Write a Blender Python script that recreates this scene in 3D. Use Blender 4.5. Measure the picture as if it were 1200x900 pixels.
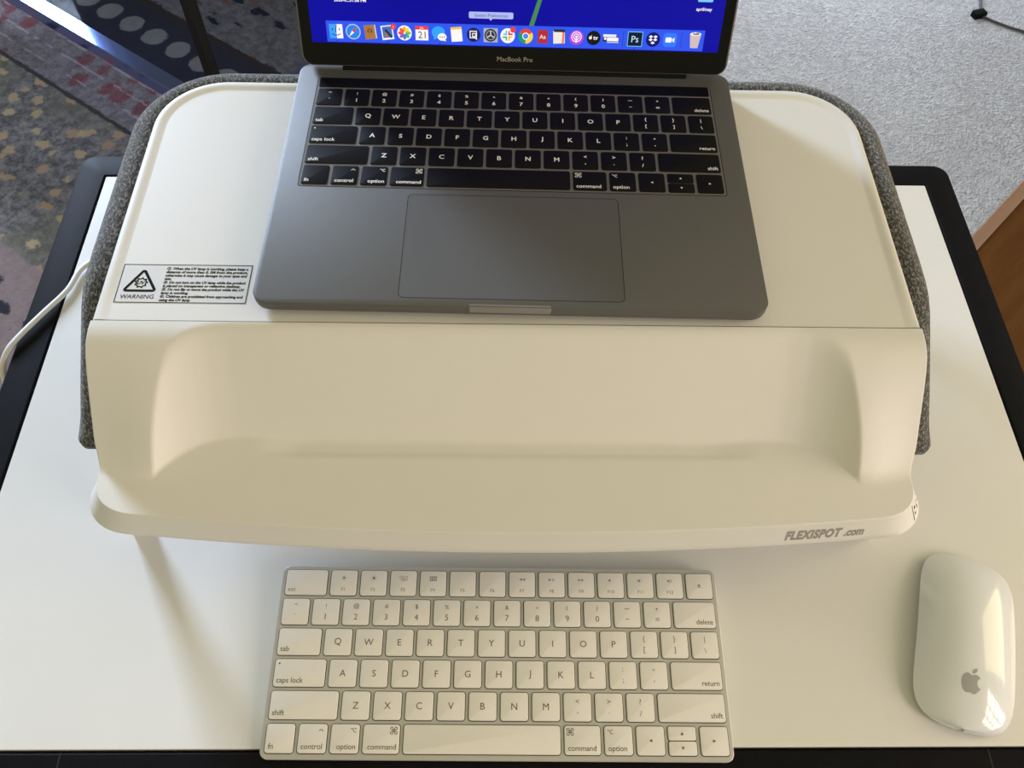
import bpy, math, random
from mathutils import Matrix, Vector
sc = bpy.context.scene
for o in list(bpy.data.objects): bpy.data.objects.remove(o, do_unlink=True)
random.seed(4)
S = 0.001                                     # all builder numbers are millimetres
PI = math.pi
# ------------------------------------------------------------------ camera, world, exposure
cd = bpy.data.cameras.new('camera'); cam = bpy.data.objects.new('camera', cd)
sc.collection.objects.link(cam)
cam.location = (0.136113, -0.071391, 0.541275)
cam.rotation_euler = (0.551, -0.022, 0.003)
cd.sensor_width = 36; cd.lens = 992.563/1200*36
cd.clip_start = 0.02; cd.clip_end = 50
sc.camera = cam
sc.view_settings.view_transform = 'Standard'; sc.view_settings.look = 'None'
sc.view_settings.exposure = 0.12; sc.view_settings.gamma = 1.0
sc.view_settings.use_curve_mapping = False
WORLD_COL, WORLD_STR = (0.61, 0.55, 0.34), 0.68
WIN_BACK = ((0.62, 0.76, 1.0), 100.0)          # cool sky through the tall window behind the desk
WIN_RIGHT = ((1.0, 0.82, 0.74), 9.0)
CARPET_FILL = ((0.74, 0.82, 1.0), 4.9)            # unseen low panel, added to brighten the pale carpet
WIN_SIDE = ((1.0, 0.84, 0.50), 3.2)          # warm sunlit windows on the right
w = bpy.data.worlds.new('world'); sc.world = w; w.use_nodes = True
bg = w.node_tree.nodes['Background']; bg.inputs[0].default_value = (*WORLD_COL, 1); bg.inputs[1].default_value = WORLD_STR

# ------------------------------------------------------------------ node helpers
class NT:
    def __init__(s, m): s.t = m.node_tree; s.n = s.t.nodes; s.l = s.t.links
    def put(s, sock, v):
        if isinstance(v, (int, float)): sock.default_value = v
        elif isinstance(v, tuple): sock.default_value = (*v, 1) if len(v) == 3 and sock.type == 'RGBA' else v
        else: s.l.new(v, sock)
    def math(s, op, a, b=0.0, c=0.0):
        n = s.n.new('ShaderNodeMath'); n.operation = op
        s.put(n.inputs[0], a); s.put(n.inputs[1], b); s.put(n.inputs[2], c); return n.outputs[0]
    def mix(s, f, a, b, mode='MIX'):
        n = s.n.new('ShaderNodeMix'); n.data_type = 'RGBA'; n.blend_type = mode
        s.put(n.inputs[0], f); s.put(n.inputs[6], a); s.put(n.inputs[7], b); return n.outputs[2]
    def ramp(s, v, a, b):
        n = s.n.new('ShaderNodeMapRange'); n.interpolation_type = 'SMOOTHSTEP'
        s.put(n.inputs[0], v); n.inputs[1].default_value = a; n.inputs[2].default_value = b; return n.outputs[0]
    def coord(s, scale=(1, 1, 1)):
        c = s.n.new('ShaderNodeTexCoord'); m = s.n.new('ShaderNodeMapping'); m.inputs['Scale'].default_value = scale
        s.l.new(c.outputs['Object'], m.inputs[0]); return m.outputs[0]
    def noise(s, scale, detail=3, vec=None, out=0, rough=.5):
        n = s.n.new('ShaderNodeTexNoise'); n.inputs['Scale'].default_value = scale; n.inputs['Detail'].default_value = detail
        n.inputs['Roughness'].default_value = rough
        s.l.new(vec if vec is not None else s.coord(), n.inputs[0]); return n.outputs[out]
    def voro(s, scale, vec=None, out='Distance', rnd=1.0):
        n = s.n.new('ShaderNodeTexVoronoi'); n.inputs['Scale'].default_value = scale; n.inputs['Randomness'].default_value = rnd
        s.l.new(vec if vec is not None else s.coord(), n.inputs[0]); return n.outputs[out]
    def bump(s, h, strength, dist):
        n = s.n.new('ShaderNodeBump'); n.inputs['Strength'].default_value = strength; n.inputs['Distance'].default_value = dist
        s.l.new(h, n.inputs['Height']); return n.outputs[0]
    def band(s, v, a, b, soft):
        return s.math('MULTIPLY', s.ramp(v, a-soft, a+soft), s.math('SUBTRACT', 1.0, s.ramp(v, b-soft, b+soft)))

def mat(name, col, rough=.5, metal=0.0, var=.04, vscale=60, bump=0.0, bscale=800, coat=0.0, spec=.5):
    m = bpy.data.materials.new(name); m.use_nodes = True
    t = NT(m); b = t.n['Principled BSDF']
    nz = t.noise(vscale, 3)
    c2 = tuple(max(0, c*(1-2*var)) for c in col)
    t.put(b.inputs['Base Color'], t.mix(nz, tuple(min(1, c*(1+var)) for c in col), c2))
    b.inputs['Roughness'].default_value = rough; b.inputs['Metallic'].default_value = metal
    b.inputs['Coat Weight'].default_value = coat; b.inputs['Coat Roughness'].default_value = .04
    b.inputs['Specular IOR Level'].default_value = spec
    if bump: t.put(b.inputs['Normal'], t.bump(t.noise(bscale, 2), bump, .0002))
    return m
def emit(name, col, strength=1.0):
    m = bpy.data.materials.new(name); m.use_nodes = True
    b = m.node_tree.nodes['Principled BSDF']
    b.inputs['Base Color'].default_value = (.004, .004, .004, 1); b.inputs['Roughness'].default_value = .5; b.inputs['Specular IOR Level'].default_value = .1
    b.inputs['Emission Color'].default_value = (*col, 1); b.inputs['Emission Strength'].default_value = strength
    return m
def srgb(r, g, b): return tuple(((c/255)/12.92 if c/255 <= .04045 else ((c/255+.055)/1.055)**2.4) for c in (r, g, b))

# ------------------------------------------------------------------ mesh helpers
def smooth_face_flags(me, smooth):
    if smooth: me.polygons.foreach_set('use_smooth', [True]*len(me.polygons))
class MB:
    def __init__(s): s.v = []; s.f = []; s.m = []
    def add(s, vs, fs, mi=0):
        o = len(s.v); s.v += [tuple(p) for p in vs]; s.f += [tuple(i+o for i in f) for f in fs]; s.m += [mi]*len(fs)
    def rings(s, rs, mi=0, closed=True, cap0=True, cap1=True):
        n = len(rs[0]); vs = [p for r in rs for p in r]; fs = []
        for k in range(len(rs)-1):
            for i in range(n if closed else n-1):
                j = (i+1) % n; fs.append((k*n+i, k*n+j, (k+1)*n+j, (k+1)*n+i))
        if cap0: fs.append(tuple(range(n))[::-1])
        if cap1: fs.append(tuple(range((len(rs)-1)*n, len(rs)*n)))
        s.add(vs, fs, mi)
    def box(s, x0, y0, z0, x1, y1, z1, mi=0, bev=0.0):
        ol = rr(x0, y0, x1, y1, max(bev, .01), 3 if bev else 1)
        s.prism(ol, z0, z1, bev, mi)
    def prism(s, ol, z0, z1, bev=0.0, mi=0, T=None, bot=False):
        T = T or (lambda x, y, z: (x, y, z))
        cx = sum(p[0] for p in ol)/len(ol); cy = sum(p[1] for p in ol)/len(ol)
        rs = []
        if bev:
            if bot: rs += [[T(*q, z0) for q in inset(ol, bev)]]
            rs += [[T(*q, z0+(bev if bot else 0)) for q in ol]]
            for k in range(4):
                a = k/3*PI/2
                rs.append([T(*q, z1-bev+bev*math.sin(a)) for q in inset(ol, bev*(1-math.cos(a)))])
        else: rs = [[T(*q, z0) for q in ol], [T(*q, z1) for q in ol]]
        s.rings(rs, mi)
    def tube(s, pts, r, mi=0, n=10, sy=1.0):
        pts = [Vector(p) for p in pts]; rs = []; up = Vector((0, 0, 1))
        for i, p in enumerate(pts):
            d = (pts[min(i+1, len(pts)-1)]-pts[max(i-1, 0)]).normalized()
            a = d.cross(up)
            if a.length < 1e-3: a = d.cross(Vector((1, 0, 0)))
            a.normalize(); b = a.cross(d)
            rr_ = r[i] if isinstance(r, (list, tuple)) else r
            rs.append([tuple(p+a*math.cos(t)*rr_+b*math.sin(t)*rr_*sy) for t in [2*PI*k/n for k in range(n)]])
        s.rings(rs, mi)
    def build(s, name, mats, parent=None, smooth=False, loc=(0, 0, 0), rot=(0, 0, 0), kind=None, angle=35):
        me = bpy.data.meshes.new(name); me.from_pydata([(a*S, b*S, c*S) for a, b, c in s.v], [], s.f)
        for m in (mats if isinstance(mats, (list, tuple)) else [mats]): me.materials.append(m)
        me.polygons.foreach_set('material_index', s.m)
        if smooth:
            smooth_face_flags(me, True); me.update()
            try: me.set_sharp_from_angle(angle=math.radians(angle))
            except Exception: pass
        me.validate(); me.update()
        o = bpy.data.objects.new(name, me); sc.collection.objects.link(o)
        o.location = [c*S for c in loc]; o.rotation_euler = rot
        if parent: o.parent = parent
        if kind: o['kind'] = kind
        return o
def rr(x0, y0, x1, y1, r, n=4):
    out = []
    for cx, cy, a0 in ((x1-r, y0+r, -PI/2), (x1-r, y1-r, 0), (x0+r, y1-r, PI/2), (x0+r, y0+r, PI)):
        for k in range(n+1):
            a = a0+PI/2*k/n; out.append((cx+r*math.cos(a), cy+r*math.sin(a)))
    return out
def inset(ol, d):
    if d == 0: return list(ol)
    n = len(ol); out = []
    for i in range(n):
        a, b, c = ol[i-1], ol[i], ol[(i+1) % n]
        e1 = (b[0]-a[0], b[1]-a[1]); e2 = (c[0]-b[0], c[1]-b[1])
        l1 = math.hypot(*e1) or 1; l2 = math.hypot(*e2) or 1
        nx = -(e1[1]/l1+e2[1]/l2); ny = e1[0]/l1+e2[0]/l2
        l = math.hypot(nx, ny) or 1; k = d/max(.3, l/2)
        out.append((b[0]+nx/l*k, b[1]+ny/l*k))
    return out
def circ(cx, cy, r, n=20, ry=None, a0=0): return [(cx+r*math.cos(a0+2*PI*k/n), cy+(ry or r)*math.sin(a0+2*PI*k/n)) for k in range(n)]
def empty(name, loc, rz=0, label=None, cat=None, group=None):
    o = bpy.data.objects.new(name, None); sc.collection.objects.link(o); o.empty_display_size = .02
    o.location = [c*S for c in loc]; o.rotation_euler = (0, 0, rz)
    if label: o['label'] = label
    if cat: o['category'] = cat
    if group: o['group'] = group
    return o
def tag(o, label, cat): o['label'] = label; o['category'] = cat; return o
# text as flat triangles (built-in font)
_tc = {}
def text2d(s, size, align='CENTER', bold=0.0, shear=0.0, sx=1.0):
    key = (s, bold, shear)
    if key not in _tc:
        cu = bpy.data.curves.new('t', 'FONT'); cu.body = s; cu.size = 1.0; cu.offset = bold; cu.shear = shear
        cu.space_character = 1.12 if bold > .05 else 1.0; cu.resolution_u = 3; cu.fill_mode = 'FRONT'
        ob = bpy.data.objects.new('t', cu); sc.collection.objects.link(ob)
        dg = bpy.context.evaluated_depsgraph_get(); me = ob.evaluated_get(dg).to_mesh()
        vs = [(v.co.x, v.co.y) for v in me.vertices]; fs = [tuple(p.vertices) for p in me.polygons]
        ob.evaluated_get(dg).to_mesh_clear()
        bpy.data.objects.remove(ob, do_unlink=True); bpy.data.curves.remove(cu)
        _tc[key] = (vs, fs)
    vs, fs = _tc[key]
    if not vs: return [], []
    x0 = min(v[0] for v in vs); x1 = max(v[0] for v in vs)
    dx = {'CENTER': -(x0+x1)/2, 'LEFT': -x0, 'RIGHT': -x1}[align]
    return [((x+dx)*size*sx, y*size) for x, y in vs], fs
def put_text(mb, s, x, y, size, T, mi=1, align='CENTER', bold=0.0, shear=0.0, sx=1.0, vc=False):
    vs, fs = text2d(s, size, align, bold, shear, sx)
    if not vs: return
    if vc:
        m = (min(v[1] for v in vs)+max(v[1] for v in vs))/2; vs = [(a, b-m) for a, b in vs]
    mb.add([T(x+a, y+b) for a, b in vs], fs, mi)

# ------------------------------------------------------------------ materials
M_desk = mat('white_laminate', (.80, .80, .79), .38, var=.015, vscale=25, bump=.08, bscale=1500, spec=.35)
M_black = mat('black_powder_coat', (.009, .009, .011), .55, var=.15, vscale=90, bump=.25, bscale=1400, spec=.05)
M_gap = mat('dark_gap', (.006, .006, .006), .8)
M_plas = mat('white_plastic', (.80, .79, .765), .42, var=.012, vscale=40, bump=.12, bscale=2200, spec=.35)
M_alu = mat('space_grey_aluminium', (.13, .13, .128), .5, metal=.3, var=.02, vscale=200, bump=.08, bscale=3000, spec=.4)
M_alud = mat('grey_key_bed', (.17, .165, .155), .55, metal=.2, var=.03, vscale=200)
M_key = mat('black_key', (.008, .008, .009), .5, var=.1, vscale=200, bump=.1, bscale=2500, spec=.10)
M_leg = mat('white_legend', (.97, .97, .97), .6, var=0)
M_glassblk = mat('black_glass', (.003, .003, .0035), .15, var=.1, spec=.2)
M_silver = mat('silver_aluminium', (.60, .60, .58), .42, metal=.35, var=.02, vscale=200, bump=.06, bscale=3000)
M_wkey = mat('white_key', (.87, .855, .835), .45, var=.02, vscale=90, spec=.35)
M_gleg = mat('grey_legend', (.11, .105, .10), .6, var=0)
M_gleg2 = mat('light_grey_legend', (.22, .21, .20), .6, var=0)
M_logo = mat('grey_print', (.33, .31, .30), .5, var=0)
M_ink = mat('black_ink', (.012, .012, .012), .8, var=0, spec=.05)
M_stick = mat('sticker_film', (.74, .745, .75), .35, var=.02)
M_cable = mat('white_cable_jacket', (.82, .82, .80), .4, var=.02)

def fabric_mat():
    m = bpy.data.materials.new('grey_woven_fabric'); m.use_nodes = True; t = NT(m); b = t.n['Principled BSDF']
    v = t.coord((1, .55, 1)); a = t.noise(720, 3, v, rough=.7); c = t.noise(300, 2, v)
    f = t.ramp(a, .44, .68)
    col = t.mix(f, (.03, .03, .029), (.34, .34, .34))
    col = t.mix(t.math('MULTIPLY', c, .35), col, (.06, .055, .05))
    t.put(b.inputs['Base Color'], col); b.inputs['Roughness'].default_value = .9
    b.inputs['Sheen Weight'].default_value = .35; b.inputs['Specular IOR Level'].default_value = .2
    t.put(b.inputs['Normal'], t.bump(a, .9, .0012)); return m
M_fab = fabric_mat()
def carpet_mat():
    m = bpy.data.materials.new('pale_grey_pile_carpet'); m.use_nodes = True; t = NT(m); b = t.n['Principled BSDF']
    n1 = t.noise(95, 5, rough=.7); n2 = t.noise(6, 4, rough=.6); n3 = t.voro(190)
    h = t.math('ADD', n1, t.math('MULTIPLY', n3, .5))
    col = t.mix(t.ramp(n1, .3, .7), (.62, .62, .66), (.97, .97, .98))
    col = t.mix(t.math('MULTIPLY', t.ramp(n2, .4, .65), .30), col, (.62, .59, .60))
    t.put(b.inputs['Base Color'], col); b.inputs['Roughness'].default_value = .95
    b.inputs['Specular IOR Level'].default_value = .1; b.inputs['Sheen Weight'].default_value = .2
    t.put(b.inputs['Normal'], t.bump(h, 1.0, .012)); return m
M_carpet = carpet_mat()
def rug_mat():
    m = bpy.data.materials.new('patterned_wool_rug'); m.use_nodes = True; t = NT(m); b = t.n['Principled BSDF']
    tc = t.coord(); sp = t.n.new('ShaderNodeSeparateXYZ'); t.l.new(tc, sp.inputs[0])
    e0, n0 = sp.outputs[0], sp.outputs[1]
    wob = t.math('SUBTRACT', t.noise(70, 4, rough=.75), .5)
    n = t.math('ADD', n0, t.math('MULTIPLY', wob, .014)); e = t.math('ADD', e0, t.math('MULTIPLY', wob, .02))
    def cell(sx, sy, sc_, rnd=1.0):
        v = t.coord((sx, sy, 1)); a = t.n.new('ShaderNodeVectorMath'); a.operation = 'MULTIPLY_ADD'
        t.l.new(t.noise(55, 4, out=1, rough=.7), a.inputs[0]); a.inputs[1].default_value = (.045, .045, 0); t.l.new(v, a.inputs[2])
        return t.voro(sc_, a.outputs[0], rnd=rnd), t.voro(sc_, a.outputs[0], 'Color', rnd)
    def rnd_ch(c, i):
        s_ = t.n.new('ShaderNodeSeparateColor'); t.l.new(c, s_.inputs[0]); return s_.outputs[i]
    wear = t.noise(60, 5, rough=.75)
    # field A: red and orange motifs
    d, c = cell(1, 1.3, 17)
    A = t.mix(wear, (.10, .075, .075), (.22, .17, .16))
    r0, r1 = rnd_ch(c, 0), rnd_ch(c, 1)
    mk = t.math('MULTIPLY', t.math('SUBTRACT', 1.0, t.ramp(d, .30, .42)), t.math('GREATER_THAN', r1, .35))
    A = t.mix(mk, A, t.mix(t.ramp(r0, .45, .55), (.26, .10, .07), (.02, .02, .025)))
    # field B: mauve grey with ochre motifs
    d, c = cell(1, 1.25, 24, .85)
    B = t.mix(t.ramp(wear, .35, .65), (.055, .052, .052), (.155, .145, .14))
    B = t.mix(t.math('MULTIPLY', t.ramp(t.noise(3, 2), .42, .58), .55), B, (.10, .095, .065))
    mk = t.math('MULTIPLY', t.math('SUBTRACT', 1.0, t.ramp(d, .27, .42)), t.math('GREATER_THAN', rnd_ch(c, 1), .15))
    B = t.mix(t.math('MULTIPLY', mk, .85), B, t.mix(rnd_ch(c, 0), (.30, .235, .13), (.24, .15, .09)))
    # border C: maroon motifs and pale streaks
    d, c = cell(1, .8, 19, .7)
    C = t.mix(t.ramp(wear, .3, .7), (.075, .065, .075), (.16, .145, .155))
    mk = t.math('MULTIPLY', t.math('SUBTRACT', 1.0, t.ramp(d, .30, .46)), t.math('GREATER_THAN', rnd_ch(c, 1), .1))
    C = t.mix(t.math('MULTIPLY', mk, .85), C, t.mix(wear, (.07, .02, .025), (.16, .055, .06)))
    st = t.math('LESS_THAN', t.math('ABSOLUTE', t.math('SUBTRACT', t.math('FRACT', t.math('MULTIPLY', n, 26.0)), .5)), .07)
    C = t.mix(t.math('MULTIPLY', st, t.math('MULTIPLY', .4, t.ramp(t.noise(25, 2), .45, .55))), C, (.30, .28, .30))
    # border D: navy with a row of pale discs
    D = t.mix(wear, (.018, .02, .032), (.05, .05, .065))
    de = t.math('MULTIPLY', t.math('SUBTRACT', t.math('FRACT', t.math('ADD', t.math('DIVIDE', e, .076), 19.87)), .5), .076)
    dn = t.math('SUBTRACT', n, .915)
    dist = t.math('SQRT', t.math('ADD', t.math('MULTIPLY', de, de), t.math('MULTIPLY', dn, dn)))
    D = t.mix(t.math('SUBTRACT', 1.0, t.ramp(dist, .026, .030)), D, t.mix(wear, (.15, .145, .135), (.30, .29, .27)))
    # field E: grey with navy leaves and rust
    d, c = cell(.75, 1.6, 19)
    Ef = t.mix(t.ramp(wear, .3, .7), (.10, .095, .095), (.22, .21, .20))
    mk = t.math('MULTIPLY', t.math('SUBTRACT', 1.0, t.ramp(d, .26, .36)), t.math('GREATER_THAN', rnd_ch(c, 1), .3))
    Ef = t.mix(mk, Ef, t.mix(t.math('GREATER_THAN', rnd_ch(c, 0), .72), (.022, .026, .04), (.20, .095, .065)))
    col = A
    col = t.mix(t.ramp(n, .325, .335), col, B)
    col = t.mix(t.band(n, .666, .676, .002), col, (.03, .03, .03))
    col = t.mix(t.ramp(n, .676, .678), col, C)
    col = t.mix(t.ramp(n, .805, .812), col, (.03, .03, .045))
    col = t.mix(t.ramp(n, .845, .85), col, D)
    col = t.mix(t.ramp(n, .975, .98), col, (.045, .035, .03))
    col = t.mix(t.ramp(n, .995, 1.0), col, Ef)
    t.put(b.inputs['Base Color'], col); b.inputs['Roughness'].default_value = .95; b.inputs['Specular IOR Level'].default_value = .1
    t.put(b.inputs['Normal'], t.bump(t.noise(180, 4, rough=.7), .8, .003)); return m
M_rug = rug_mat()
M_wall = mat('painted_wall', (.62, .58, .50), .8, var=.03, vscale=3)
M_chrome = mat('blue_reflection_chrome', (.10, .15, .38), .06, metal=1.0, var=.02)  # polished metal; the blue reflection on the bar is put into its base colour
M_bronze = mat('dark_bronze_metal', (.05, .042, .03), .35, metal=.4, var=.1)
M_frame_w = mat('white_window_frame', (.8, .8, .78), .5)
def glass_mat():
    m = bpy.data.materials.new('smoked_glass'); m.use_nodes = True; b = m.node_tree.nodes['Principled BSDF']
    m.node_tree.nodes.remove(b); n = m.node_tree.nodes; l = m.node_tree.links
    tr = n.new('ShaderNodeBsdfTransparent'); tr.inputs[0].default_value = (.70, .71, .74, 1)
    gl = n.new('ShaderNodeBsdfGlossy'); gl.inputs['Roughness'].default_value = .02
    mx = n.new('ShaderNodeMixShader'); mx.inputs[0].default_value = .0022
    l.new(tr.outputs[0], mx.inputs[1]); l.new(gl.outputs[0], mx.inputs[2]); l.new(mx.outputs[0], n['Material Output'].inputs[0])
    return m
M_glass = glass_mat()
def wood_mat(name, a, b_, sc_=9):
    m = bpy.data.materials.new(name); m.use_nodes = True; t = NT(m); b = t.n['Principled BSDF']
    g = t.noise(sc_, 5, t.coord((1, 9, 1)), rough=.6)
    t.put(b.inputs['Base Color'], t.mix(t.ramp(g, .3, .7), a, b_)); b.inputs['Roughness'].default_value = .55; b.inputs['Specular IOR Level'].default_value = .15; return m
M_wood = wood_mat('brown_wood', (.085, .030, .004), (.11, .042, .008))
M_wood2 = wood_mat('light_brown_wood_edge', (.27, .16, .10), (.31, .19, .125))

# ------------------------------------------------------------------ room
FZ = -710
mb = MB(); mb.add([(-3500, -2500, FZ), (1500, -2500, FZ), (1500, 2300, FZ), (-3500, 2300, FZ)], [(0, 1, 2, 3)])
mb.build('floor', M_carpet, kind='structure')
mb = MB(); mb.box(-3500, 2300, FZ, 1600, 2400, 2000); mb.build('wall_back', M_wall, kind='structure')
mb = MB(); mb.box(1500, -2500, FZ, 1600, 2300, 2000); mb.build('wall_right', M_wall, kind='structure')
def window(name, axis, c, a0, a1, z0, z1, cols, rows, em):
    """axis 'y': lies in a plane of constant y=c, spans x a0..a1; axis 'x': constant x=c, spans y a0..a1"""
    P = (lambda a, d, z: (a, c-d, z)) if axis == 'y' else (lambda a, d, z: (c-d, a, z))
    fr = MB(); gl = MB()
    def bar(u0, u1, v0, v1, d0, d1, m):
        vs = [P(u, d, v) for d in (d0, d1) for u, v in ((u0, v0), (u1, v0), (u1, v1), (u0, v1))]
        m.add(vs, [(0, 1, 2, 3), (7, 6, 5, 4), (0, 4, 5, 1), (1, 5, 6, 2), (2, 6, 7, 3), (3, 7, 4, 0)])
    T_ = 55
    bar(a0-T_, a1+T_, z0-T_, z0, 0, 70, fr); bar(a0-T_, a1+T_, z1, z1+T_, 0, 70, fr)
    bar(a0-T_, a0, z0, z1, 0, 70, fr); bar(a1, a1+T_, z0, z1, 0, 70, fr)
    for k in range(1, cols): u = a0+(a1-a0)*k/cols; bar(u-16, u+16, z0, z1, 10, 60, fr)
    for k in range(1, rows): v = z0+(z1-z0)*k/rows; bar(a0, a1, v-16, v+16, 12, 58, fr)
    gl.add([P(a0, 30, z0), P(a1, 30, z0), P(a1, 30, z1), P(a0, 30, z1)], [(0, 1, 2, 3)])
    f = fr.build(name, M_frame_w, kind='structure')
    g = gl.build('pane', emit(name+'_daylight', em[0], em[1]), f)
    return f
window('window_1', 'y', 2295, -1760, -1150, 430, 1180, 1, 1, WIN_BACK)
window('window_2', 'x', 1495, -1010, -290, 110, 990, 3, 4, WIN_RIGHT)
window('window_3', 'x', 1495, -40, 640, 110, 1150, 1, 1, WIN_SIDE)
window('carpet_fill_panel', 'y', 2295, 450, 1400, -610, -70, 2, 1, CARPET_FILL)  # added fill light for the carpet, built like a window

# ------------------------------------------------------------------ patterned rug (object axes along its border)
RA = math.radians(-36)
mb = MB()
ol = rr(-2600, -700, -726, 1900, 6, 2)
mb.prism(ol, 0, 8, 2)
rug = mb.build('patterned_rug', M_rug, loc=(0, 0, FZ), rot=(0, 0, RA))
tag(rug, 'dark worn oriental rug with maroon, ochre and navy motifs left of the desk', 'rug')

# ------------------------------------------------------------------ glass coffee table
ct = empty('coffee_table', (0, 0, FZ), RA, 'chrome-edged glass coffee table standing on the dark patterned rug', 'coffee table')
TZ = -300-FZ; E0, E1, N0, N1 = -1900, -700, 557, 1180
mb = MB(); mb.prism(rr(E0+22, N0+22, E1-22, N1-22, 3, 2), TZ-9, TZ-3, 0); mb.build('glass_top', M_glass, ct)
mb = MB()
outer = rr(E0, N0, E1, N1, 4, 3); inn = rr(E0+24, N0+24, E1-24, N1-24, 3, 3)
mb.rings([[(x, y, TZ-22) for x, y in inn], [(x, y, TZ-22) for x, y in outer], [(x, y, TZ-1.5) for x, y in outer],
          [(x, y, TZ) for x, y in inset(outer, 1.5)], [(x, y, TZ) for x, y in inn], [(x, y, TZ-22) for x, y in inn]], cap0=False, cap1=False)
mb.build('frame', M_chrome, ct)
for e, n in ((-1010, 741), (-1860, 741), (-1010, 1100), (-1860, 1100)):
    mb = MB(); mb.box(e-10, n-10, 8, e+10, n+10, TZ-9.5, bev=2); mb.build('leg', M_bronze, ct)

# ------------------------------------------------------------------ brown wooden table on the right
BR = math.radians(45.7)
bt = empty('side_table', (726, 643, FZ), BR, 'brown wooden side table with a lighter brown edge, right of the desk', 'table')
H = -250-FZ
mb = MB(); mb.prism(rr(-280, -520, 300, -17, 2, 2), H-22, H-1, 1); mb.build('table_top', M_wood, bt)
mb = MB()
outer = rr(-297, -537, 317, 0, 4, 3); inn = rr(-280, -520, 300, -17, 2, 3)
mb.rings([[(x, y, H-26) for x, y in inn], [(x, y, H-26) for x, y in outer], [(x, y, H-2) for x, y in outer],
          [(x, y, H) for x, y in inset(outer, 2)], [(x, y, H+.5) for x, y in inn], [(x, y, H-26) for x, y in inn]], cap0=False, cap1=False)
mb.build('edge_trim', M_wood2, bt)
for x, y in ((-265, -505), (285, -505), (-265, -32), (285, -32)):
    mb = MB(); mb.box(x-18, y-18, 0, x+18, y+18, H-24, bev=3); mb.build('leg', M_wood, bt)

# ------------------------------------------------------------------ thin dark cord on the carpet
cz = FZ+4
pts = [(1330, 1905, cz), (1312, 1840, cz), (1296, 1790, cz), (1283, 1757, cz), (1310, 1734, cz), (1342, 1712, cz), (1385, 1690, cz), (1440, 1675, cz)]
cord = empty('floor_cable', (1283, 1757, FZ), 0, 'thin dark grey cord with a black clip lying on the pale carpet', 'cord')
mb = MB(); mb.tube([(x-1283, y-1757, z-FZ) for x, y, z in pts], 3.0); mb.build('wire', mat('dark_grey_rubber', (.09, .09, .10), .5), cord, smooth=True)
mb = MB(); mb.box(-17, -10, 0, 15, 11, 14, bev=3); c = mb.build('clip', M_black, cord, smooth=True, rot=(0, 0, .3))

# ------------------------------------------------------------------ desk
dk = empty('desk', (0, 0, FZ), .01, 'white-topped desk with a black metal frame under the laptop stand', 'desk')
Z0 = -FZ
X0, X1, Y0, Y1 = -202.2, 518.4, 6.2, 469.4
mb = MB(); mb.prism(rr(X0, Y0, X1, Y1, .8, 2), Z0-16, Z0, .5); mb.build('tabletop', M_desk, dk)
g = 1.4
inn = rr(X0-g, Y0-g, X1+g, Y1+g, .5, 4)
outer = rr(X0-26, Y0-58, X1+26, Y1+26, 13, 8)
def ringgeo(o_, i_, seg_o, seg_i): pass
# frame ring: same point count for both outlines
inn = rr(X0-g, Y0-g, X1+g, Y1+g, .5, 8)
zt = Z0-.15
mb = MB()
mb.rings([[(x, y, Z0-24) for x, y in inn], [(x, y, Z0-24) for x, y in outer], [(x, y, zt-2.0) for x, y in outer], [(x, y, zt-.6) for x, y in inset(outer, .8)],
          [(x, y, zt) for x, y in inset(outer, 2.2)], [(x, y, zt) for x, y in inset(inn, -1.2)], [(x, y, zt-.8) for x, y in inset(inn, -.2)], [(x, y, Z0-24) for x, y in inn]],
         cap0=False, cap1=False)
mb.build('frame', M_black, dk, smooth=True, angle=25)
mb = MB(); mb.box(X0-6, Y0-6, Z0-20, X1+6, Y1+6, Z0-16.2); mb.build('underside_panel', M_gap, dk)
# front rail inlay bar with its joints
mb = MB(); mb.box(-116, Y0-56, Z0-2, 433, Y0-4.0, zt+.12, bev=.15); mb.build('front_rail', M_black, dk)
for x in (-116.6, 433.6):
    mb = MB(); mb.box(x-.5, Y0-57, Z0-2, x+.5, Y0-1.5, zt+.05); mb.build('joint', M_gap, dk)
for x in (X0-10, X1+10):
    for y in (Y0-40, Y1+8):
        mb = MB(); mb.box(x-15, y-15, 0, x+15, y+15, Z0-24, bev=2); mb.build('leg', M_black, dk)

# ------------------------------------------------------------------ laptop stand
ST = empty('laptop_stand', (143.4, 222.25, 0), .0063, 'white plastic laptop riser with a grey fabric band around its back and sides', 'laptop stand')
HW = 246.5; ZT = 132.2; ZTB = 131.6; ZL = 78.0
def sstep(a, b, x):
    t = min(1, max(0, (x-a)/(b-a))); return t*t*(3-2*t)
def interp(tab, x):
    if x <= tab[0][0]: return tab[0][1]
    for (a, b), (c, d) in zip(tab, tab[1:]):
        if x <= c: return b+(d-b)*(x-a)/(c-a)
    return tab[-1][1]
# smooth wall foot curve of the recess, |x| -> y
YB = [(0, -49), (150, -49), (168, -49.2), (180, -51), (188, -54), (195, -58), (201, -62.5), (206, -67.5), (210, -72), (213.5, -77), (216.5, -84), (222, -110), (260, -300)]
_yb = [interp(YB, i*.5) for i in range(520)]
for _ in range(2): _yb = [(_yb[max(i-4, 0)]+_yb[max(i-2, 0)]+_yb[i]+_yb[min(i+2, 519)]+_yb[min(i+4, 519)])/5 for i in range(520)]
def yb(ax): f = min(518.9, ax*2); i = int(f); return _yb[i]+(_yb[i+1]-_yb[i])*(f-i)
PF = [(-130, 13), (-68, 78), (-57, 89.5), (-45, 102.0), (-34, 113.5), (-28, 119.5), (-23, 124), (-18, 127.8), (-13, 130.2), (-8, 131.3), (-3, 131.6), (5, 131.6)]
def smin(a, b, k):
    h = max(0, k-abs(a-b))/k; return min(a, b)-h*h*k*.25
def smax(a, b, k): return -smin(-a, -b, k)
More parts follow.
